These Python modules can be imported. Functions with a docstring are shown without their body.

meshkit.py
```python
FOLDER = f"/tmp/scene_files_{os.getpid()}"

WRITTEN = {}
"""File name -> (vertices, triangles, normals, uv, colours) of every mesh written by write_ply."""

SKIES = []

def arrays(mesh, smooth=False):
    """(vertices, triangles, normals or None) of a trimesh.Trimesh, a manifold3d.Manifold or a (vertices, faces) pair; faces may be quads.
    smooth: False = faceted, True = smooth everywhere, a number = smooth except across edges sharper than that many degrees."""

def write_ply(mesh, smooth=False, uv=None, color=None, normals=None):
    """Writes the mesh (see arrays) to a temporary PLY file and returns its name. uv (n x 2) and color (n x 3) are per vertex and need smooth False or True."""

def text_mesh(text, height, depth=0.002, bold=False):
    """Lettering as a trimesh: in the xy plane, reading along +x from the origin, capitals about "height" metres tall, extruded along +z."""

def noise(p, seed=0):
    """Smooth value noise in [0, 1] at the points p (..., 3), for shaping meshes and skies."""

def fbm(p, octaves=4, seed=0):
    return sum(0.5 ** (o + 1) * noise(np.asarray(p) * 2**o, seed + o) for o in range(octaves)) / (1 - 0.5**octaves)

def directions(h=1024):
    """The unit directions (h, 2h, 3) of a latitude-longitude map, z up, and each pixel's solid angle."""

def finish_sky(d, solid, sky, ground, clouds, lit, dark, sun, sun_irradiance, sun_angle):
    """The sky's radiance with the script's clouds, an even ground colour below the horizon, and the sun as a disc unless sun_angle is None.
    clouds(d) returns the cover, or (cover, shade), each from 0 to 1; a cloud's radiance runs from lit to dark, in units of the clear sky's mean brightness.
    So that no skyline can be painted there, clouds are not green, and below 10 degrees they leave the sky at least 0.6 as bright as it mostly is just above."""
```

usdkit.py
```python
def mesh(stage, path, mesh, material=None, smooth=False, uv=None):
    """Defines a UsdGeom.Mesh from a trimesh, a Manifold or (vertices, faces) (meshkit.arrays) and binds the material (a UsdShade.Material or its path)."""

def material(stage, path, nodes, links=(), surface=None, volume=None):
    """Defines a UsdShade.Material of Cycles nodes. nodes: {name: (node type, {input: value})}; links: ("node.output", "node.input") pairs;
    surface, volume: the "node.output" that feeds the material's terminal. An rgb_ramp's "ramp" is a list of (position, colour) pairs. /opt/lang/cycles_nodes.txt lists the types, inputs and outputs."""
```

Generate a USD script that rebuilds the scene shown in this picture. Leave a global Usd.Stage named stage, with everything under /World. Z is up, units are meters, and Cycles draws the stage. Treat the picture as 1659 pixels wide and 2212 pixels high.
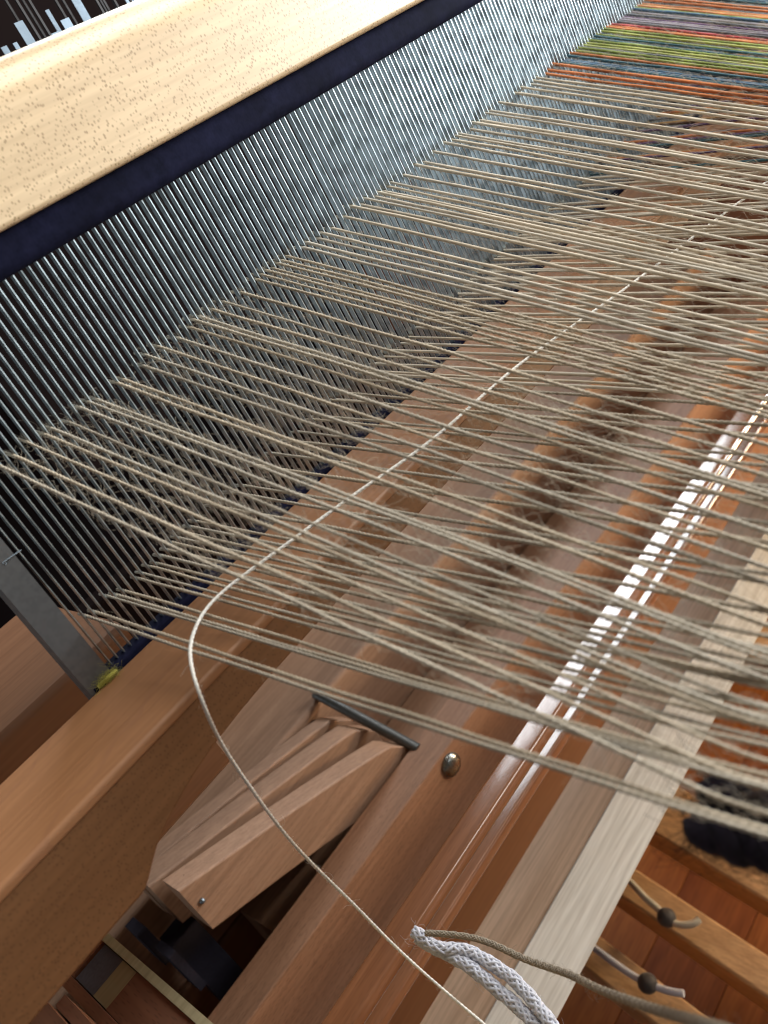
import math, random
import numpy as np, trimesh, usdkit, meshkit
from pxr import Usd, UsdGeom, UsdLux, UsdShade, Gf, Sdf, Vt

stage = Usd.Stage.CreateInMemory()
UsdGeom.SetStageUpAxis(stage, UsdGeom.Tokens.z)
UsdGeom.SetStageMetersPerUnit(stage, 1.0)
UsdGeom.Xform.Define(stage, '/World')
UsdGeom.Scope.Define(stage, '/World/Looks')
rng = np.random.default_rng(7)
random.seed(7)

# ------------------------------------------------------------------ camera (x along the reed, -y towards the weaver, z up)
F0, CX, CY = 1870.0, 829.5, 1106.0
ROT = np.array([[0.58939477, -0.61739485, 0.52099656], [-0.6687602, -0.01110703, 0.7433952], [-0.45318164, -0.786575, -0.41943553]])
CAM = np.array([-0.05536468, -0.23653989, 0.10402755])
cam = UsdGeom.Camera.Define(stage, '/World/camera')
right, up, back = ROT[:, 0], -ROT[:, 1], -ROT[:, 2]
cam.AddTransformOp().Set(Gf.Matrix4d(*[float(q) for q in (*right, 0, *up, 0, *back, 0, *CAM, 1)]))
FL = 4.15
cam.CreateFocalLengthAttr(FL)
cam.CreateHorizontalApertureAttr(FL * 1659 / F0)
cam.CreateVerticalApertureAttr(FL * 2212 / F0)
cam.CreateClippingRangeAttr(Gf.Vec2f(0.01, 50))
cam.CreateFStopAttr(2.4)
cam.CreateFocusDistanceAttr(0.30)
EXPOSURE = 0.0
cam.CreateExposureAttr(EXPOSURE)

# ------------------------------------------------------------------ light
DOME, KEY, FILL, SIDE, LOW = 0.10, 13.5, 15.0, 1.8, 56.0
dome = UsdLux.DomeLight.Define(stage, '/World/room_light')
dm = usdkit.material(stage, '/World/Looks/room_air', {'b': ('background_shader', {'color': (1.0, 0.93, 0.86), 'strength': DOME})}, surface='b.background')
UsdShade.MaterialBindingAPI.Apply(dome.GetPrim()).Bind(dm)

def rect(name, pos, target, w, h, inten, col):
    L = UsdLux.RectLight.Define(stage, '/World/' + name)
    z = np.array(pos, float) - np.array(target, float); z /= np.linalg.norm(z)
    x = np.cross([0, 0, 1.0], z); x /= np.linalg.norm(x); y = np.cross(z, x)
    L.AddTransformOp().Set(Gf.Matrix4d(*[float(q) for q in (*x, 0, *y, 0, *z, 0, *pos, 1)]))
    L.CreateWidthAttr(w); L.CreateHeightAttr(h); L.CreateIntensityAttr(inten); L.CreateColorAttr(Gf.Vec3f(*col))
    return L
rect('window_light', (0.62, -0.30, 0.80), (0.2, -0.02, 0.05), 0.55, 0.5, KEY, (1.0, 0.97, 0.91))
rect('far_window_light', (1.42, 1.14, 1.12), (0.2, 0.0, -0.17), 0.95, 0.7, FILL, (0.90, 0.96, 1.0))
rect('added_left_light', (-1.25, 0.62, -0.10), (0.25, 0.0, 0.05), 0.9, 0.8, SIDE, (0.78, 0.91, 1.0))  # added light, no known window: bluish reflection on the dent sides
rect('added_front_light', (1.0, -1.6, 0.22), (0.15, 0.0, 0.08), 1.3, 0.4, 3.2, (0.90, 0.97, 1.0))  # added light, no known window: brightens the front edges of the dents
rect('low_window_light', (1.70, -0.78, 0.30), (0.15, 0.0, 0.10), 0.7, 0.35, LOW, (0.92, 0.97, 1.0))
rect('added_floor_light', (0.80, -0.35, -0.32), (0.60, 0.27, -0.75), 0.16, 0.16, 95.0, (1.0, 0.78, 0.50))  # added lamp under the loom, standing in for sun on the floor

# ------------------------------------------------------------------ helpers
def at(px, py, axis, val):
    """World point seen at photo position (px, py) on the plane axis = val."""
    r = ROT @ np.array([(px - CX) / F0, (py - CY) / F0, 1.0])
    return CAM + r * (val - CAM[axis]) / r[axis]

taken = {}
def numbered(path):
    n = taken.get(path, 0); taken[path] = n + 1
    return path if n == 0 else f'{path}_{n:03d}'

def tag(o, label=None, cat=None, group=None, kind=None):
    p = o.GetPrim() if hasattr(o, 'GetPrim') else o
    for k, v in (('label', label), ('category', cat), ('group', group), ('kind', kind)):
        if v: p.SetCustomDataByKey(k, v)
    return o

def thing(name, label, cat, loc=(0, 0, 0), group=None):
    x = UsdGeom.Xform.Define(stage, numbered('/World/' + name))
    x.AddTranslateOp().Set(Gf.Vec3d(*[float(q) for q in loc]))
    tag(x, label, cat, group)
    x.base = np.array(loc, float)
    return x

def obj(name, m, mat, parent=None, smooth=False, off=None):
    base = '/World' if parent is None else str(parent.GetPath())
    if off is None: off = getattr(parent, 'base', None)
    v, f = (m.vertices, m.faces) if hasattr(m, 'vertices') else m
    if off is not None: v = np.asarray(v) - off
    return usdkit.mesh(stage, numbered(f'{base}/{name}'), (v, f), mat, smooth=smooth)

def box(x0, x1, y0, y1, z0, z1):
    m = trimesh.creation.box((x1 - x0, y1 - y0, z1 - z0)); m.apply_translation(((x0 + x1) / 2, (y0 + y1) / 2, (z0 + z1) / 2)); return m

def rounded(poly, radii, n=5):
    """Closed polygon with its corners rounded."""
    P = np.asarray(poly, float); out = []; N = len(P)
    for i in range(N):
        p, a, b = P[i], P[i - 1], P[(i + 1) % N]
        r = radii[i] if np.ndim(radii) else radii
        if r <= 0: out.append(p); continue
        u, v = (a - p), (b - p); lu, lv = np.linalg.norm(u), np.linalg.norm(v); u, v = u / lu, v / lv
        ang = math.acos(np.clip(u @ v, -1, 1)); d = min(r / math.tan(ang / 2), lu * .49, lv * .49); r = d * math.tan(ang / 2)
        c = p + (u + v) / np.linalg.norm(u + v) * r / math.sin(ang / 2)
        s, e = p + u * d - c, p + v * d - c
        t0 = math.atan2(s[1], s[0]); t1 = math.atan2(e[1], e[0]); dt = (t1 - t0 + math.pi) % (2 * math.pi) - math.pi
        for k in range(n + 1):
            t = t0 + dt * k / n; out.append(c + r * np.array([math.cos(t), math.sin(t)]))
    return np.array(out)

def loft(rings, cap=True):
    """Tube through rings (k, n, 3); ends capped with an ear-clipped face."""
    R = np.asarray(rings, float); k, n = R.shape[:2]
    i = np.arange(k - 1)[:, None] * n; j = np.arange(n)[None]; j2 = (j + 1) % n
    f = np.concatenate([np.stack([i + j, i + j2, i + n + j2], -1).reshape(-1, 3), np.stack([i + j, i + n + j2, i + n + j], -1).reshape(-1, 3)])
    v = R.reshape(-1, 3)
    if cap:
        c = np.arange(1, n - 1)
        f = np.concatenate([f, np.stack([np.zeros_like(c), c + 1, c], 1), (k - 1) * n + np.stack([np.zeros_like(c), c, c + 1], 1)])
    m = trimesh.Trimesh(v, f, process=False)
    if m.volume < 0: m.invert()
    return m

def prism_x(poly_yz, x0, x1, radii=0.0, n=5):
    P = rounded(poly_yz, radii, n)
    return loft([np.column_stack([np.full(len(P), x), P]) for x in (x0, x1)])

def board(x0, x1, y0, y1, z0, z1, r=0.002):
    return prism_x([(y0, z0), (y1, z0), (y1, z1), (y0, z1)], x0, x1, r, 3)

def frames(P):
    T = np.gradient(P, axis=0); T /= np.linalg.norm(T, axis=1, keepdims=True)
    ref = np.array([0, 0, 1.0]) if abs(T[0, 2]) < .9 else np.array([1.0, 0, 0])
    A = np.cross(T, ref); A /= np.linalg.norm(A, axis=1, keepdims=True); B = np.cross(T, A)
    return T, A, B

def tube(P, r, n=10, cap=True):
    P = np.asarray(P, float); T, A, B = frames(P); r = np.broadcast_to(r, len(P))
    a = np.arange(n) / n * 2 * math.pi
    R = P[:, None] + r[:, None, None] * (np.cos(a)[None, :, None] * A[:, None] + np.sin(a)[None, :, None] * B[:, None])
    return loft(R, cap)

def spline(P, n):
    from scipy.interpolate import CubicSpline
    P = np.asarray(P, float); d = np.r_[0, np.cumsum(np.linalg.norm(np.diff(P, axis=0), axis=1))]
    return CubicSpline(d, P)(np.linspace(0, d[-1], n))

def yarn(P, r, pitch, n=8, slub=0.15, seed=0, depth=0.30):
    """Two-ply yarn: a peanut cross-section that turns along the path."""
    P = np.asarray(P, float); T, A, B = frames(P)
    s = np.r_[0, np.cumsum(np.linalg.norm(np.diff(P, axis=0), axis=1))]
    g = np.random.default_rng(seed)
    ph = s / pitch * 2 * math.pi + g.uniform(0, 6) + 1.5 * meshkit.noise(np.column_stack([s * 60, s * 0 + seed, s * 0]))
    rr = r * (1 + slub * 2 * (meshkit.fbm(np.column_stack([s * 110, s * 0 + seed * 3.7, s * 0 + 1]), 3, seed % 97) - .5))
    a = np.arange(n) / n * 2 * math.pi
    prof = 1 - depth * np.sin(a) ** 2
    an = a[None] + ph[:, None]
    R = P[:, None] + (rr[:, None] * prof[None])[..., None] * (np.cos(an)[..., None] * A[:, None] + np.sin(an)[..., None] * B[:, None])
    return loft(R)

def hairs(P, r, count, length, seed, mat, parent, width=0.00004):
    g = np.random.default_rng(seed + 1000)
    P = np.asarray(P, float); T, A, B = frames(P)
    i = g.integers(0, len(P) - 1, count); t = g.random(count)[:, None]
    p = P[i] * (1 - t) + P[i + 1] * t
    a = g.uniform(0, 2 * math.pi, count)
    out = np.cos(a)[:, None] * A[i] + np.sin(a)[:, None] * B[i]
    along = T[i] * g.choice([-1, 1], count)[:, None]
    L = length * (0.25 + g.exponential(0.55, count))[:, None]
    L = np.minimum(L, length * 3.0)
    side = np.cross(out, T[i])
    b = g.uniform(-.8, .8, (count, 1))
    pts = np.stack([p + out * r * .6,
                    p + out * (r + .35 * L) + along * .3 * L,
                    p + out * (r + .55 * L) + along * .75 * L + side * b * L * .4,
                    p + out * (r + g.uniform(.2, .9, (count, 1)) * L) + along * (1.1 * L) + side * b * L * 1.0], 1)
    c = UsdGeom.BasisCurves.Define(stage, numbered(str(parent.GetPath()) + '/fuzz'))
    off = getattr(parent, 'base', np.zeros(3))
    c.CreateTypeAttr('cubic'); c.CreateBasisAttr('bspline'); c.CreateWrapAttr('pinned')
    c.CreatePointsAttr(Vt.Vec3fArray.FromNumpy((pts.reshape(-1, 3) - off).astype(np.float32)))
    c.CreateCurveVertexCountsAttr(Vt.IntArray.FromNumpy(np.full(count, 4, np.int32)))
    c.CreateWidthsAttr(Vt.FloatArray([width])); c.SetWidthsInterpolation('constant')
    UsdShade.MaterialBindingAPI.Apply(c.GetPrim()).Bind(mat)
    return c

# ------------------------------------------------------------------ materials
def wood(name, c0, c1, axis='x', rough=0.42, fleck=0.0, fleck_col=(0.2, 0.1, 0.05), fscale=420, grain=1.0, coat=0.0, bump=0.15, spec=0.5, lines=0.0, long=True):
    """Fine-grained beech or maple: long soft grain along one axis, short dark ray flecks."""
    st = {'x': (3, 60, 60), 'y': (60, 3, 60), 'z': (60, 60, 3)}[axis]
    sf = {'x': (.16, 1, 1), 'y': (1, .16, 1), 'z': (1, 1, .16)}[axis] if long else (.8, 1, .62)
    n = {'g': ('geometry', {}),
         'm': ('mapping', {'scale': st}), 'n': ('noise_texture', {'scale': 1.0, 'detail': 5.0, 'roughness': .6, 'distortion': .6}),
         'm2': ('mapping', {'scale': tuple(q * 8 for q in st)}), 'n2': ('noise_texture', {'scale': 1.0, 'detail': 3.0}),
         'r': ('rgb_ramp', {'ramp': [(0.25, c0), (0.75, c1)]}),
         'r2': ('rgb_ramp', {'ramp': [(0.32, (.80, .77, .74)), (0.66, (1.06, 1.06, 1.06))]}),
         'mul': ('mix', {'mix_type': 'multiply', 'fac': .8 * grain}),
         'mf': ('mapping', {'scale': sf}), 'v': ('voronoi_texture', {'scale': fscale, 'randomness': 1.0}),
         'nf': ('noise_texture', {'scale': 130.0, 'detail': 2.0}),
         'fr': ('rgb_ramp', {'ramp': [(0.0, (1, 1, 1)), (0.18, (1, 1, 1)), (0.38, (0, 0, 0))]}),
         'fn': ('rgb_ramp', {'ramp': [(0.3, (.6, .6, .6)), (0.5, (1, 1, 1))]}),
         'fm': ('math', {'math_type': 'multiply'}), 'fs': ('math', {'math_type': 'multiply', 'value2': fleck}),
         'mixf': ('mix', {'color2': fleck_col}),
         'b': ('bump', {'strength': bump, 'distance': 0.0006}),
         'p': ('principled_bsdf', {'roughness': rough, 'specular_ior_level': spec, 'coat_weight': coat, 'coat_roughness': 0.12})}
    l = [('g.position', 'm.vector'), ('m.vector', 'n.vector'), ('g.position', 'm2.vector'), ('m2.vector', 'n2.vector'), ('n.fac', 'r.fac'), ('n2.fac', 'r2.fac'),
         ('r.color', 'mul.color1'), ('r2.color', 'mul.color2'),
         ('g.position', 'mf.vector'), ('mf.vector', 'v.vector'), ('g.position', 'nf.vector'), ('v.distance', 'fr.fac'), ('nf.fac', 'fn.fac'),
         ('fr.color', 'fm.value1'), ('fn.color', 'fm.value2'), ('fm.value', 'fs.value1'), ('fs.value', 'mixf.fac'), ('mul.color', 'mixf.color1'),
         ('mixf.color', 'p.base_color'), ('n2.fac', 'b.height'), ('b.normal', 'p.normal')]
    if lines:
        n.update({'lm': ('mapping', {'rotation': (0, 0, -.30)}), 'lw': ('wave_texture', {'wave_type': 'bands', 'bands_direction': 'y', 'profile': 'saw', 'scale': 11.0, 'distortion': 1.6, 'detail': 2.0, 'detail_scale': 6.0}),
                  'lr': ('rgb_ramp', {'ramp': [(0.0, (1, 1, 1)), (0.035, (1, 1, 1)), (0.09, (0, 0, 0)), (1.0, (0, 0, 0))]}), 'ls': ('math', {'math_type': 'multiply', 'value2': lines}), 'lx': ('mix', {'color2': fleck_col})})
        l = [q for q in l if q != ('mixf.color', 'p.base_color')] + [('g.position', 'lm.vector'), ('lm.vector', 'lw.vector'), ('lw.fac', 'lr.fac'), ('lr.color', 'ls.value1'), ('ls.value', 'lx.fac'), ('mixf.color', 'lx.color1'), ('lx.color', 'p.base_color')]
    return usdkit.material(stage, '/World/Looks/' + name, n, l, surface='p.BSDF')

def metal(name, col, rough, metallic=1.0, spot=0.0, scale=300):
    n = {'g': ('geometry', {}), 'n': ('noise_texture', {'scale': scale, 'detail': 3.0}),
         'r': ('rgb_ramp', {'ramp': [(0.38, tuple(q * (1 - spot) for q in col)), (0.56, col)]}),
         'rr': ('rgb_ramp', {'ramp': [(0.3, (rough * 1.25,) * 3), (0.7, (rough * .85,) * 3)]}),
         'p': ('principled_bsdf', {'metallic': metallic})}
    return usdkit.material(stage, '/World/Looks/' + name, n, [('g.position', 'n.vector'), ('n.fac', 'r.fac'), ('n.fac', 'rr.fac'), ('r.color', 'p.base_color'), ('rr.color', 'p.roughness')], surface='p.BSDF')

def fibre(name, c0, c1, scale=900, rough=.85, var=0.12, sheen=.25, spec=.5, bump=.5):
    n = {'g': ('geometry', {}), 'n': ('noise_texture', {'scale': scale, 'detail': 4.0, 'roughness': .7}),
         'r': ('rgb_ramp', {'ramp': [(0.3, c0), (0.7, c1)]}), 'n2': ('noise_texture', {'scale': 45.0, 'detail': 2.0}),
         'h': ('hsv', {}), 'mr': ('map_range', {'from_min': .3, 'from_max': .7, 'to_min': 1 - var, 'to_max': 1 + var}),
         'b': ('bump', {'strength': bump, 'distance': .0002}),
         'p': ('principled_bsdf', {'roughness': rough, 'sheen_weight': sheen, 'sheen_roughness': .5, 'specular_ior_level': spec})}
    return usdkit.material(stage, '/World/Looks/' + name, n, [('g.position', 'n.vector'), ('g.position', 'n2.vector'), ('n.fac', 'r.fac'), ('n2.fac', 'mr.value'), ('mr.result', 'h.value'),
                           ('r.color', 'h.color'), ('h.color', 'p.base_color'), ('n.fac', 'b.height'), ('b.normal', 'p.normal')], surface='p.BSDF')

def hairmat(name, col):
    return usdkit.material(stage, '/World/Looks/' + name, {'d': ('principled_bsdf', {'base_color': col, 'roughness': .8}), 't': ('translucent_bsdf', {'color': col}), 'm': ('mix_closure', {'fac': .35})},
                           [('d.BSDF', 'm.closure1'), ('t.BSDF', 'm.closure2')], surface='m.closure')

M = {}
M['rail'] = wood('pale_beech', (.70, .51, .30), (.77, .59, .37), 'x', .38, .8, (.31, .19, .09), 1250, .9, long=False)
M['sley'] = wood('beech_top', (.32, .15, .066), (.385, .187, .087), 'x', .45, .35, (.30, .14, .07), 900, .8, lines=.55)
M['sley_shaded'] = wood('beech_quarter_shaded', (.21, .097, .038), (.255, .123, .052), 'x', .5, .5, (.09, .038, .016), 1500, .8, long=False)  # dark flecks are the wood; the front face shade is in the colour too
M['back'] = wood('beech_back', (.22, .10, .048), (.27, .13, .066), 'x', .5, .35, (.25, .12, .06), 900, .8)
M['frame'] = wood('loom_beech', (.29, .14, .075), (.36, .19, .108), 'x', .55, .5, (.13, .055, .028), 1300, 1.2)
M['framey'] = wood('loom_beech_side', (.24, .10, .05), (.30, .13, .068), 'y', .5, .45, (.12, .05, .025), 1300, 1.1)
M['gloss'] = wood('varnished_beech', (.25, .10, .045), (.32, .135, .062), 'x', .20, .2, (.12, .05, .025), 1100, 1.2, coat=.8, bump=.06)
M['maple'] = wood('pale_maple', (.60, .385, .245), (.68, .455, .30), 'x', .5, .12, (.30, .19, .11), 900, 1.2)
M['maple_lit'] = wood('lit_maple', (.62, .57, .50), (.70, .65, .58), 'x', .30, .1, (.45, .36, .26), 900, 1.4, coat=.3)  # maple whitened to carry the window light on the bevel
M['lam'] = wood('lam_beech', (.29, .16, .095), (.355, .205, .125), 'x', .58, .4, (.16, .08, .045), 1300, 1.2)
M['tread'] = wood('treadle_beech', (.54, .31, .145), (.62, .38, .19), 'y', .5, .4, (.28, .14, .06), 1100, 1.2)
M['floor'] = [wood(f'floor_oak_{k}', c0, c1, 'x', .6, .25, (.10, .03, .012), 300, 1.6, spec=.2) for k, (c0, c1) in enumerate((((.20, .055, .016), (.34, .115, .03)), ((.24, .07, .02), (.38, .135, .036)), ((.17, .045, .014), (.30, .095, .026))))]
M['tape'] = fibre('navy_tape', (.004, .005, .018), (.012, .013, .038), 260, .85, .3, .0, .10)
M['steel'] = metal('reed_steel', (.56, .63, .65), .33, .92, .5, 200)
M['endbar'] = metal('end_bar_steel', (.16, .165, .17), .5, .6, .15, 500)
M['heddle'] = metal('heddle_steel', (.22, .27, .32), .42, .9, .1, 300)
M['wire'] = metal('heddle_wire', (.03, .027, .028), .5, .3, .2, 300)
M['rod'] = metal('rod_steel', (.12, .12, .115), .45, .7, .15, 500)
M['bolt'] = metal('bolt_steel', (.32, .33, .31), .25, 1.0, .2, 600)
M['dark'] = usdkit.material(stage, '/World/Looks/shade_black', {'p': ('principled_bsdf', {'base_color': (.010, .007, .007), 'roughness': 1.0, 'specular_ior_level': 0.0})}, surface='p.BSDF')  # unlit black: shade of the room and recesses put into the colour
M['felt'] = fibre('grey_felt', (.10, .10, .125), (.15, .15, .18), 900, .95)
M['pad'] = fibre('dark_pad', (.018, .015, .021), (.028, .024, .034), 900, .95, .1, .0, .1)
M['cream'] = wood('cream_strip', (.44, .37, .20), (.52, .45, .26), 'x', .5, .1)
M['white_cord'] = fibre('white_cord', (.50, .51, .58), (.66, .67, .74), 1500, .7, .06)
M['cream_cord'] = fibre('cream_cord', (.50, .45, .34), (.64, .58, .46), 1500, .8, .08)
M['tan_cord'] = fibre('tan_cord', (.27, .22, .16), (.38, .32, .24), 1500, .8, .08)
M['bead'] = fibre('peg', (.035, .028, .026), (.06, .05, .045), 900, .6)
M['navy_wool'] = fibre('navy_wool', (.014, .011, .020), (.036, .028, .048), 1200, .95, .2, .1, .2)
M['yellow'] = fibre('yellow_wool', (.36, .34, .05), (.55, .52, .12), 1200, .95)
M['slatecloth'] = fibre('slate_cloth', (.30,.27,.22), (.44,.40,.33), 1200, .9)
M['weft'] = fibre('white_weft', (.80, .77, .70), (.93, .91, .86), 1200, .75, .05)
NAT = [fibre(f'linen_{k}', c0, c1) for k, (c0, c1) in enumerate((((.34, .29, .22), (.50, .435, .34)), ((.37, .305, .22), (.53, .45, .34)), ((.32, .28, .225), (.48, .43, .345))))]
NATF = [fibre(f'lit_far_linen_{k}', c0, c1, 160, .9, .10, .15, .1, 0.0) for k, (c0, c1) in enumerate((((.48, .425, .345), (.58, .52, .43)), ((.51, .44, .345), (.61, .54, .43)), ((.455, .41, .34), (.56, .51, .43))))]  # same linen made lighter to carry the stronger light at the far end
DES = lambda c: tuple(.80 * q + .20 * (sum(c) / 3) for q in c)
COL = {'orange': ((.50, .13, .02), (.66, .20, .035)), 'charcoal': ((.05, .05, .055), (.10, .10, .10)), 'teal': ((.03, .10, .14), (.06, .18, .22)), 'blue': ((.05, .12, .22), (.10, .21, .33)),
       'gold': ((.42, .20, .03), (.56, .30, .06)), 'green': ((.16, .24, .03), (.30, .36, .07)), 'lime': ((.30, .36, .05), (.44, .48, .10)), 'red': ((.40, .03, .04), (.55, .07, .08)),
       'magenta': ((.30, .03, .10), (.42, .07, .17)), 'lilac': ((.24, .21, .28), (.36, .32, .38)), 'purple': ((.10, .05, .14), (.18, .09, .22)), 'brown': ((.12, .06, .03), (.2, .11, .06)), 'slate': ((.12, .14, .17), (.22, .24, .27))}
CM = {k: fibre('wool_' + k, DES(v[0]), DES(v[1]), 300, .9, .35, .15, .1, .0) for k, v in COL.items()}
FUZZ = hairmat('linen_fuzz', (.50, .44, .35))
FUZZD = hairmat('navy_fuzz', (.008, .006, .010))
FUZZW = hairmat('white_fuzz', (.75, .72, .66))

# ------------------------------------------------------------------ setting: floor, wall
fl = UsdGeom.Xform.Define(stage, '/World/floor'); tag(fl, 'glossy orange brown hardwood strip floor under the loom', 'floor', kind='structure')
Z_FLOOR = -0.75
obj('subfloor', box(-1.5, 3.5, -1.2, 2.2, Z_FLOOR - .04, Z_FLOOR - .021), M['dark'], fl)
y = -0.5; k = 0
while y < 1.35:
    w = 0.082
    x = -1.2 - rng.uniform(0, .5)
    while x < 3.0:
        L = rng.uniform(1.0, 2.0)
        m = board(x + .0005, x + L - .0005, y + .0006, y + w - .0006, Z_FLOOR - .02, Z_FLOOR + rng.uniform(-.0003, .0003), .0005)
        obj('floor_board', m, M['floor'][int(rng.integers(3))], fl)
        x += L
    y += w; k += 1
wall = obj('wall', box(-2.5, 4.0, 2.0, 2.1, Z_FLOOR, 2.2), M['dark']); tag(wall, 'dark shaded wall behind the loom', 'wall', kind='structure')

# ------------------------------------------------------------------ loom frame timbers below the warp
XA, XB = -0.30, 1.30
t = thing('lower_back_beam', 'pale beech cross beam behind the slanted lams, lit on top', 'beam', (0, .26, -.25))
obj('beam', board(XA, XB, .228, .33, -.285, -.222, .003), M['lam'], t)
t = thing('pedal_frame_beam', 'brown beech cross beam with a round-headed bolt in its front', 'beam', (0, .145, -.3))
obj('beam', prism_x([(.131, -.46), (.157, -.46), (.157, -.25), (.131, -.25)], XA, XB, .0012), M['frame'], t)
obj('ledge', board(XA, XB, .1165, .1305, -.46, -.318, .003), M['back'], t)
b = at(985, 1655, 1, .1265)
bolt = trimesh.creation.icosphere(3, 1.0); bolt.apply_scale((.0078, .0036, .0078)); bolt.apply_translation((b[0], .1305, b[2]))
obj('bolt', bolt, M['bolt'], t, smooth=True)
t = thing('lower_batten', 'thin upright beech batten with a bright rounded top edge', 'batten', (0, .012, -.23))
obj('batten', board(XA, XB, .0195, .0310, -.2065, -.2, .0018), M['gloss'], t, smooth=40)
t = thing('front_cross_board', 'wide pale maple board with a whiter lower face beside the treadles', 'board', (0, .04, -.3))
prof = [(.0185, -.3065), (.066, -.3065), (.066, -.28), (.034, -.28), (.0165, -.3005)]
obj('board', prism_x(prof, XA, XB, [.002, .002, .002, .0006, .003]), M['maple'], t, smooth=30)
# thin strip on the bevel, its window sheen put into the white colour
nrm = np.array([-(.3005 - .28), (.034 - .0165)]); nrm = np.array([-.76, .65]); nrm /= np.linalg.norm(nrm)
a_, b_ = np.array([.0345, -.2795]), np.array([.0160, -.3010])
q = [a_ + nrm * .0005, b_ + nrm * .0005, b_ + nrm * .0025, a_ + nrm * .0025]
obj('facing', prism_x(q, XA, XB, .0008), M['maple_lit'], t, smooth=30)
pk = at(1225, 1990, 2, -.291)

# apron rod
t = thing('apron_rod', 'flat varnished wooden apron rod shining under the warp', 'rod', (0, -.012, -.15))
obj('rod', board(XA, XB, -.0165, -.0030, -.1535, -.1475, .0026), M['gloss'], t, smooth=50)

# lams and their pivot rod
def lam(y0, y1, za, zb, xa, xb, h, label):
    t = thing('lam', label, 'lam', (xa, y0, za), 'slanted wooden lams on the pivot rod')
    xs = np.linspace(0, 1, 14)
    rings = []
    for s in xs:
        x_ = xa + (xb - xa) * s
        zt = za + (zb - za) * s + .0012 * math.sin(s * math.pi)
        hh = h
        if s > .9: zt -= .010 * ((s - .9) / .1) ** 2
        P = rounded([(y0, zt - hh), (y1, zt - hh), (y1, zt), (y0, zt)], .0015, 3)
        rings.append(np.column_stack([np.full(len(P), x_ - .004 * 0), P]))
    obj('board', loft(rings), M['lam'], t, smooth=35)
    return t
l1 = lam(.160, .178, -.186, -.243, -.0065, .150, .034, 'front slanted lam with a screw and a slot in its top')
s0, s1 = at(405, 1900, 2, -.1895), at(472, 1842, 2, -.205)
sl = tube([(s0[0], .1695, -.1895), ((s0[0] + s1[0]) / 2, .1695, -.198), (s1[0], .1695, -.2065)], .0011, 8)
obj('slot', sl, M['dark'], l1)
hole = trimesh.creation.icosphere(2, .0022); hole.apply_translation((s1[0], .1695, -.2065)); obj('hole', hole, M['dark'], l1)
sc = at(438, 1947, 1, .159); m = trimesh.creation.icosphere(2, .0016); m.apply_translation((sc[0], .1596, sc[2])); obj('screw', m, M['heddle'], l1, smooth=True)
lam(.190, .208, -.191, -.236, -.012, .150, .034, 'middle slanted lam just behind the front one with the screw')
lam(.2125, .2255, -.195, -.232, -.012, .150, .034, 'rear slanted lam half hidden behind the middle one')
r0, r1 = at(690, 1503, 1, .227), at(893, 1612, 1, .156)
t = thing('pivot_rod', 'dark grey steel pivot rod across the ends of the lams', 'rod', tuple(r0))
obj('rod', tube(np.linspace(r0 + (r0 - r1) * .05, r1 + (r1 - r0) * .05, 8), .0034, 16), M['rod'], t, smooth=60)

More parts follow.
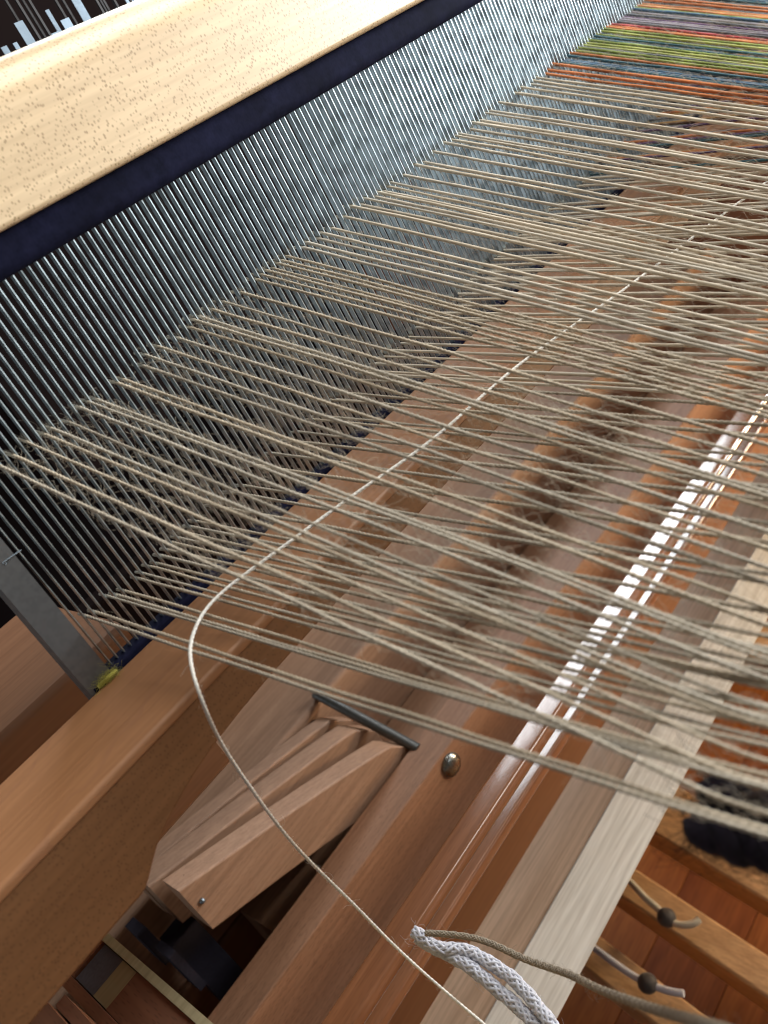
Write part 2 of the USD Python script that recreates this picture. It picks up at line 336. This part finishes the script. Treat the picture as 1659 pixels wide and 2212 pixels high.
# dark bumper pads under the lams
for i, (px0, px1, py0, py1, yy) in enumerate(((300, 345, 1990, 2075, .20), (362, 420, 2040, 2130, .18), (408, 505, 1975, 2190, .20))):
    a, b = at(px0, py0, 1, yy), at(px1, py1, 1, yy)
    m = board(a[0], b[0], yy - .008, yy + .008, b[2], a[2], .0015)
    tag(obj('bumper_pad', m, M['pad']), ('small dark bumper pad under the rear lam', 'small dark bumper pad below the end of the screwed lam', 'large dark bumper pad below the screwed lam')[i], 'pad', 'dark bumper pads under the lams')
tag(obj('lower_side_rail', board(-.30, .35, .30, .36, -.50, -.42, .003), M['back']), 'dark brown lower rail behind the bumper pads', 'rail')

# side rail of the loom at the lower left, with felt inlay
t = thing('side_rail', 'beech side rail of the loom with a grey felt pad and cream strip', 'rail', (-.06, 0, -.12))
obj('rail', box(-.062, -.0482, -.26, .031, -.16, -.1), M['framey'], t)
obj('rail', box(-.062, -.0482, .0574, .2, -.16, -.1), M['framey'], t)
obj('cream_strip', box(-.0618, -.0484, .0312, .0418, -.159, -.1005), M['cream'], t)
obj('felt_pad', box(-.0618, -.0484, .0420, .0572, -.159, -.1012), M['felt'], t)
obj('edge_strip', board(-.0481, -.0452, -.26, .2, -.155, -.0985, .001), M['cream'], t)
obj('lip', board(-.0660, -.0622, -.26, .2, -.16, -.097, .001), M['framey'], t)
t = thing('side_post', 'reddish brown notched side board in the lower left corner', 'board', (-.08, 0, -.1))
obj('board', box(-.16, -.0705, -.26, .0270, -.17, -.0760), M['framey'], t)
obj('tenon', box(-.0700, -.0662, -.26, .0270, -.16, -.0810), M['framey'], t)

# ------------------------------------------------------------------ treadles, cords and pegs
td = np.array([0.179, 1.0, 0.153])
def treadle(pu, pl, z, label, h=.03):
    a, b = at(*pu, 2, z), at(*pl, 2, z)
    c = (a + b) / 2; half = max(abs(a[0] - b[0]) / 2, .008)
    t = thing('treadle', label, 'treadle', tuple(c), 'wooden treadles above the floor')
    rings = []
    for s in (-.42, .9):
        o = c + td * s
        P = rounded([(-half, -h), (half, -h), (half, 0), (-half, 0)], .003, 3)
        rings.append(np.column_stack([o[0] + P[:, 0], np.full(len(P), o[1]), o[2] + P[:, 1]]))
    obj('board', loft(rings), M['tread'], t, smooth=35)
    return t
treadle((1450, 1690), (1409, 1795), -.5, 'treadle just under the dark wool')
treadle((1368, 1872), (1338, 1934), -.5, 'treadle with the cream cord and peg in the middle')
treadle((1291, 2017), (1258, 2088), -.5, 'treadle with the white cord and peg nearest the bottom')
treadle((1600, 1330), (1570, 1400), -.5, 'far treadle seen only through the warp')

def cord(name, pts, r, mat, label, group=None, braid=True, n=160):
    P = spline(pts, n)
    t = thing(name, label, 'cord', tuple(P[0]), group)
    if braid:
        T, A, B = frames(P); s = np.r_[0, np.cumsum(np.linalg.norm(np.diff(P, axis=0), axis=1))]
        obj('core', tube(P, r * .72, 8), mat, t, smooth=60)
        for k in range(12):
            sg = 1 if k % 2 else -1
            an = sg * s / (r * 1.35) + k * math.pi / 6
            rr = r * (.80 + .09 * sg * np.sin(an * 3 * sg + k))
            Q = P + rr[:, None] * (np.cos(an)[:, None] * A + np.sin(an)[:, None] * B)
            obj('strand', tube(Q, r * .30, 6), mat, t, smooth=True)
        hairs(P, r * .8, 900, .0011, 31, hairmat(name + '_fuzz', (.62, .62, .64) if mat is M['white_cord'] else (.34, .28, .21)) if not stage.GetPrimAtPath('/World/Looks/' + name + '_fuzz') else UsdShade.Material.Get(stage, '/World/Looks/' + name + '_fuzz'), t, .00005)
    else:
        obj('strand', tube(P, r, 10), mat, t, smooth=60)
    return t
pe = lambda L, z: [at(x_, y_, 2, z_) for (x_, y_), z_ in zip(L, np.broadcast_to(z, len(L)))]
cord('white_braided_cord', pe([(893, 2012), (925, 2035), (955, 2050), (985, 2050), (1013, 2056), (1058, 2080), (1105, 2112), (1150, 2160), (1190, 2212), (1225, 2270)], np.linspace(-.135, -.155, 10)), .00200, M['white_cord'], 'upper strand of the white braided apron cord pair', n=260)
cord('white_braided_cord', pe([(902, 2026), (948, 2052), (994, 2076), (1035, 2104), (1072, 2136), (1115, 2172), (1154, 2212), (1190, 2260)], np.linspace(-.139, -.156, 8)), .00200, M['white_cord'], 'lower strand of the white braided apron cord pair', n=260)
cord('tan_cord', pe([(920, 2016), (951, 2017), (1000, 2022), (1060, 2038), (1121, 2066), (1219, 2101), (1288, 2134), (1338, 2154), (1427, 2184), (1510, 2208), (1600, 2240)], [-.130, -.130, -.131, -.13, -.128, -.118, -.105, -.092, -.07, -.05, -.03]), .00095, M['tan_cord'], 'single tan cord crossing the pale board to the lower right', n=420)
def tz(p): return None
def peg_cord(pts, peg, tail, zb, mat, lab, plab, cr=.0026):
    c = cord('tie_cord', pe(pts + tail, zb), cr, mat, lab, 'cords through the treadles', braid=False)
    m = trimesh.creation.icosphere(3, 1.0); m.apply_scale((.0070, .0070, .0070))
    m.vertices *= (1 + .06 * (meshkit.noise(m.vertices * 300) - .5)[:, None])
    p = at(*peg, 2, -.492); m.apply_translation(p)
    tag(obj('cord_peg', m, M['bead'], smooth=True), plab, 'peg', 'dark pegs on the treadle cords')
peg_cord([(1340, 1880), (1356, 1899), (1376, 1920), (1397, 1942), (1424, 1966), (1440, 1984)], (1440, 1982), [(1462, 1996), (1486, 1998), (1511, 1986)], -.493, M['cream_cord'], 'cream cord lying on the middle treadle', 'dark round peg on the cream treadle cord')
peg_cord([(1255, 2026), (1279, 2044), (1308, 2066), (1338, 2088), (1379, 2114), (1399, 2124)], (1399, 2124), [(1421, 2133), (1450, 2142), (1477, 2146)], -.493, M['white_cord'], 'white cord lying on the lowest treadle', 'dark round peg on the white treadle cord')

# ------------------------------------------------------------------ beater: hand rail above, race board below
t = thing('beater', 'beech beater with a pale speckled hand rail above and race board below', 'beater', (0, 0, 0))
rail = rounded([(-.012, .1118), (-.0065, .1118), (-.0065, .122), (.0065, .122), (.0065, .1118), (.034, .1118), (.034, .1478), (-.012, .1478)],
               [.0015, 0, 0, 0, 0, .002, .010, .0115], 8)
# no keyhole problems: the cap fan is only at the far ends, outside the picture
rl = loft([np.column_stack([np.full(len(rail), x_), rail]) for x_ in np.linspace(-.25, 1.0, 3)])
obj('hand_rail', rl, M['rail'], t, smooth=35)
xs = np.r_[np.linspace(-.32, -.05, 6), np.linspace(-.045, .04, 50), np.linspace(.05, 1.0, 12)]
def zlow(x_):
    return float(np.interp(x_, [-.32, -.037, -.0345, -.031, -.0277, -.0215, -.0156, -.0095, -.0035, .008, .0184, .04, 1.0],
                           [-.0305, -.0298, -.0283, -.0257, -.0235, -.0209, -.0191, -.0176, -.0165, -.0154, -.0148, -.0145, -.0145]))
rings = []
for x_ in xs:
    P = rounded([(-.0436, zlow(x_)), (-.0042, zlow(x_)), (-.0042, -.0030), (-.0436, -.0030)], [.001, .001, .0, .0], 4)
    rings.append(np.column_stack([np.full(len(P), x_), P]))
obj('front_board', loft(rings), M['sley_shaded'], t, smooth=30)
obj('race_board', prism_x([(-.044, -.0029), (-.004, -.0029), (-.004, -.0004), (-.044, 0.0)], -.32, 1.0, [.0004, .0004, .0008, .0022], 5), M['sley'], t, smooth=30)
obj('reed_groove', box(-.32, 1.0, -.0038, .006, -.03, -.0075), M['sley'], t)
obj('upright', box(-.30, -.25, -.004, .03, -.03, .15), M['sley'], t)
tag(obj('castle_rail', board(-.32, .030, .070, .165, -.10, -.0200, .005), M['back'], smooth=30), 'brown beech castle rail behind the end of the reed', 'rail')

# ------------------------------------------------------------------ reed
t = thing('reed', 'steel weaving reed with navy taped edges and a grey end bar', 'reed', (0, 0, 0))
DP, ND = 0.00256, 236
obj('upper_baulk', prism_x([(-.006, .1018), (.006, .1018), (.006, .1170), (-.006, .1170)], -.008, .64, .0035, 5), M['tape'], t, smooth=40)
obj('lower_baulk', prism_x([(-.0036, -.0070), (.0036, -.0070), (.0036, .0012), (-.0036, .0012)], -.008, .64, .001, 4), M['tape'], t, smooth=40)
obj('end_bar', box(-.0094, -.0012, -.0035, .0030, -.0060, .1300), M['endbar'], t)
obj('end_bar', box(.62, .628, -.0035, .0030, -.0060, .1300), M['endbar'], t)
g0 = rng
for i in range(ND):
    x_ = .0009 + i * DP + rng.normal(0, .00006)
    lean = rng.normal(0, .00010)
    w, d = .00034, .00092
    a = np.array([[-w / 2, -d], [w / 2, -d], [w / 2, d], [-w / 2, d]])
    rg = []
    for z_, sh in ((-.004, 0), (.05, lean), (.106, 0)):
        rg.append(np.column_stack([x_ + sh + a[:, 0], a[:, 1], np.full(4, z_)]))
    obj('dent', loft(rg), M['steel'], t)
obj('scratch', tube([at(6, 1216, 1, -.00355), at(24, 1203, 1, -.00355), at(46, 1188, 1, -.00355)], .00022, 6), M['heddle'], t)
obj('scratch', tube([at(6, 1216, 1, -.00355), at(12, 1220, 1, -.00355), at(20, 1208, 1, -.00355)], .00018, 6), M['heddle'], t)
tg = thing('yellow_wool_tuft', 'tiny yellow wool tuft caught at the foot of the end bar', 'tuft', tuple(at(232, 1462, 1, -.004)))
P = spline([at(212, 1485, 1, -.004), at(226, 1472, 1, -.0045), at(238, 1460, 1, -.005), at(250, 1450, 1, -.004)], 20)
obj('strand', tube(P, np.full(20, .0007), 8), M['yellow'], tg)
hairs(P, .0008, 420, .0016, 5, hairmat('yellow_fuzz', (.5, .47, .12)), tg)

# ------------------------------------------------------------------ heddles behind the reed
def to_photo(P):
    q = ROT.T @ (np.asarray(P, float) - CAM); return CX + F0 * q[0] / q[2], CY + F0 * q[1] / q[2]
ORD = lambda n: f"{n}{'th' if 10 <= n % 100 <= 20 else {1: 'st', 2: 'nd', 3: 'rd'}.get(n % 10, 'th')}"
found = []
for row, y_ in enumerate((.105, .125, .145)):
    x_ = .110 + row * .004
    while x_ < .36:
        wo = rng.random() < .35
        zt = .30 if wo else .1615 + row * .0060 + rng.uniform(.000, .022)
        w = rng.choice([.0020, .0030, .0042])
        px, py = to_photo((x_, y_, min(zt, .19)))
        if -40 < px < 420 and py < 140 - .405 * px: found.append((wo, px, x_ + rng.normal(0, .001), y_, zt, w))
        x_ += rng.uniform(.0055, .010)
for wo in (False, True):
    n = 0
    for _, px, x_, y_, zt, w in sorted(f for f in found if f[0] == wo):
        n += 1
        if wo:
            t = thing('heddle', f'thin dark heddle wire above the hand rail, {ORD(n)} wire from the left corner', 'heddle', (x_, y_, 0), 'thin heddle wires above the hand rail')
            obj('wire', box(x_ - .0005, x_ + .0005, y_ - .0004, y_ + .0004, -.03, zt), M['wire'], t)
        else:
            t = thing('heddle', f'flat bright steel heddle end above the hand rail, {ORD(n)} from the left corner', 'heddle', (x_, y_, 0), 'flat heddle ends above the hand rail')
            obj('plate', box(x_ - w / 2, x_ + w / 2, y_ - .0002, y_ + .0002, .128, zt), M['heddle'], t)
            obj('wire', box(x_ - .0004, x_ + .0004, y_ - .0004, y_ + .0004, -.03, .1279), M['wire'], t)
tag(obj('added_dark_panel', box(.22, 1.9, .60, .62, -.10, .33), M['dark']), 'added black panel keeping the space behind the steel heddles dark', 'panel')  # invented blocker, keeps light and view out behind the heddles

# ------------------------------------------------------------------ warp
def draw(x_): return np.clip(.05 - .68 * x_, -.26, .05)
LAST = .2
def warp_path(x_, upper, step, g):
    y_ = np.arange(.005, -LAST - step, -step); s = -y_
    zr = .0645 if upper else .0152
    zr += g.normal(0, .0007) + (0 if upper else abs(g.normal(0, .0006)))
    z = zr - (.430 if upper else .150) * s
    base = -.0105 - .02 * (s - .176) + (.0004 if upper else -.0004)
    z = np.logaddexp((z - base) / .0012, 0) * .0012 + base
    bk = s < 0
    z[bk] = zr - (.22 if upper else .02) * s[bk]
    xo = x_ + draw(x_) * np.maximum(s, 0) + g.normal(0, .003) * np.maximum(s, 0)
    k = g.uniform(0, 50)
    wob = .00045 * (meshkit.noise(np.column_stack([s * 45, s * 0 + k, s * 0])) - .5) * np.clip(np.maximum(s, 0) / .02, 0, 1)
    wz = .0006 * (meshkit.noise(np.column_stack([s * 40, s * 0 + k + 9, s * 0])) - .5) * np.clip(np.maximum(s, 0) / .02, 0, 1)
    return np.column_stack([xo + wob, y_, z + wz])

cols = (['orange', 'orange', 'charcoal', 'orange', 'charcoal', 'teal', 'blue', 'blue', 'teal', 'orange', 'gold', 'green', 'green', 'slate', 'lime', 'lime', 'green', 'teal', 'teal', 'green', 'gold', 'lime', 'green', 'orange', 'orange', 'red', 'magenta', 'slate', 'lilac', 'lilac', 'purple', 'slate', 'lime', 'lilac', 'blue', 'green', 'orange', 'gold'])
NDENT = 224
up_ok = rng.random(NDENT) < .55; lo_ok = rng.random(NDENT) < .50
up_ok[118:] = True; lo_ok[118:] = rng.random(NDENT - 118) < .55
for q in (up_ok, lo_ok):            # no long gaps
    for i in range(2, NDENT):
        if not q[i - 1] and not q[i - 2]: q[i] = True
up_ok[:11] = [0, 0, 0, 1, 0, 1, 0, 1, 0, 1, 1]; lo_ok[:11] = [0, 1, 1, 0, 1, 1, 1, 0, 1, 1, 1]; up_ok[3:6] = [1, 0, 1]
slots = [(i, u) for i in range(NDENT) for u in (True, False) if (up_ok if u else lo_ok)[i]]
ci = 0; count = {}
for i, upper in slots:
    x_ = .0009 + (i + .5) * DP + (.0005 if upper else -.0005) + rng.normal(0, .0002)
    i = 2 * i + upper
    g = np.random.default_rng(100 + i)
    near = x_ < .13
    coloured = x_ > .302
    step = .0003 if near else .0014
    P = warp_path(x_, upper, step, g)
    lay = 'upper' if upper else 'lower'
    if coloured:
        if upper: cname = cols[ci % len(cols)]; ci += 1
        else: cname = random.choice(['purple', 'gold', 'brown', 'slate', 'green', 'teal', 'brown', 'slate', 'orange', 'charcoal', 'charcoal'])
        mat = CM[cname]
        k_ = count[cname + lay] = count.get(cname + lay, 0) + 1
        lab = f'{cname} wool warp thread, {lay} layer, {ORD(k_)} {cname} one beyond the beige warp'
        grp = f'coloured warp threads, {lay} layer'
    else:
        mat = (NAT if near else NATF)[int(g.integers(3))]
        k_ = count[lay] = count.get(lay, 0) + 1
        lab = f'beige warp thread passing {"over" if upper else "under"} the white weft, {ORD(k_)} of its layer from the outer edge'
        grp = f'beige warp threads, {lay} layer'
    t = thing('warp_thread', lab, 'thread', tuple(P[0]), grp)
    r = (.00053 if not coloured else .00060) * g.uniform(.85, 1.15)
    obj('strand', yarn(P, r, .0030 if near else 1e3, 8 if near else 6, .16, i, .30 if near else .0), mat, t, smooth=True)
    if x_ < .45:
        vis = P[P[:, 1] < .004]
        hairs(vis, r * .8, (900 if x_ < .10 else 450) if upper else 90, .0019 if upper else .0010, i, FUZZ, t, .00005)

# ------------------------------------------------------------------ the white weft pick lying in the shed
wp = [(1780, 300, -.0015), (1640, 405, .0012), (1520, 495, .0028), (1300, 660, .0052), (1100, 805, .0074), (900, 975, .0086), (770, 1065, .0098), (640, 1160, .0108), (530, 1240, .0116), (450, 1310, .0120),
      (421, 1360, .0116), (411, 1405, .0105), (428, 1490, .006), (470, 1590, -.008), (540, 1700, -.027), (640, 1830, -.056), (760, 1950, -.088), (870, 2060, -.115), (960, 2140, -.130), (1045, 2212, -.142), (1150, 2300, -.155)]
P = spline([at(a, b, 2, c) for a, b, c in wp], 2200)
t = thing('weft_thread', 'white weft thread lying in the shed and looping out past the edge', 'thread', tuple(P[0]))
obj('strand', yarn(P, .00053, .0030, 8, .12, 991, .25), M['weft'], t, smooth=True)
hairs(P, .0005, 500, .0012, 991, FUZZW, t)

# ------------------------------------------------------------------ dark wool at the right edge
def wool(pts, r, label):
    P = spline(pts, 90); t = thing('dark_wool_hank', label, 'wool', tuple(P[0]), 'dark wool under the warp at the right edge')
    for k in range(3):
        ph = np.linspace(0, 9, 90) + k * 2.09
        T, A, B = frames(P)
        Q = P + .55 * r * (np.cos(ph)[:, None] * A + np.sin(ph)[:, None] * B)
        env = np.clip(np.arange(90) / 14, .15, 1) ** .7
        Q = P + (Q - P) * env[:, None]
        obj('strand', yarn(Q, r * .62 * env, .012, 10, .35, 50 + k, .12), M['navy_wool'], t, smooth=True)
    hairs(P, r * 1.0, 900, .0026, 77, FUZZD, t, .00006)
wool([at(1505, 1700, 2, -.030), at(1540, 1712, 2, -.031), at(1610, 1738, 2, -.033), at(1720, 1775, 2, -.035)], .0032, 'upper hank of dark navy wool just under the warp')
wool([at(1478, 1782, 2, -.030), at(1540, 1798, 2, -.031), at(1610, 1822, 2, -.033), at(1720, 1862, 2, -.035)], .0036, 'lower hank of black wool below the outermost warp threads')

# ------------------------------------------------------------------ woven cloth running on to the breast beam (below the camera)
t = thing('woven_cloth', 'woven cloth running from the last weft to the breast beam', 'cloth', (0, -.2, -.003))
obj('web', box(.01, .46, -.46, -.2005, -.0128, -.0105), M['slatecloth'], t)
t = thing('breast_beam', 'rounded beech breast beam under the woven cloth', 'beam', (0, -.44, -.05))
obj('beam', board(XA, XB, -.50, -.43, -.09, -.0131, .012), M['frame'], t)

t = thing('added_side_panel', 'added solid beech panel at the far end of the loom, blocking low light', 'frame', (.83, 0, -.4))  # unseen solid panel added to block the low light under the warp
obj('panel', board(.82, .85, -.52, .75, -.70, -.015, .004), M['framey'], t)

tag(obj('added_dark_bar', board(-.02, 1.0, .16, .175, -.125, -.04, .003), M['dark']), 'added black bar keeping the view through the reed dark', 'bar')  # added blocker, hides the lit floor seen through the reed
t = thing('lam_support', 'dark brown cross board under the slanted lams', 'board', (0, .2, -.34))
obj('board', board(.02, XB, .161, .226, -.46, -.279, .003), M['lam'], t)

tag(obj('lower_back_panel', board(XA, XB, .2285, .25, -.52, -.287, .003), M['back']), 'brown board under the pale cross beam behind the bumper pads', 'board')
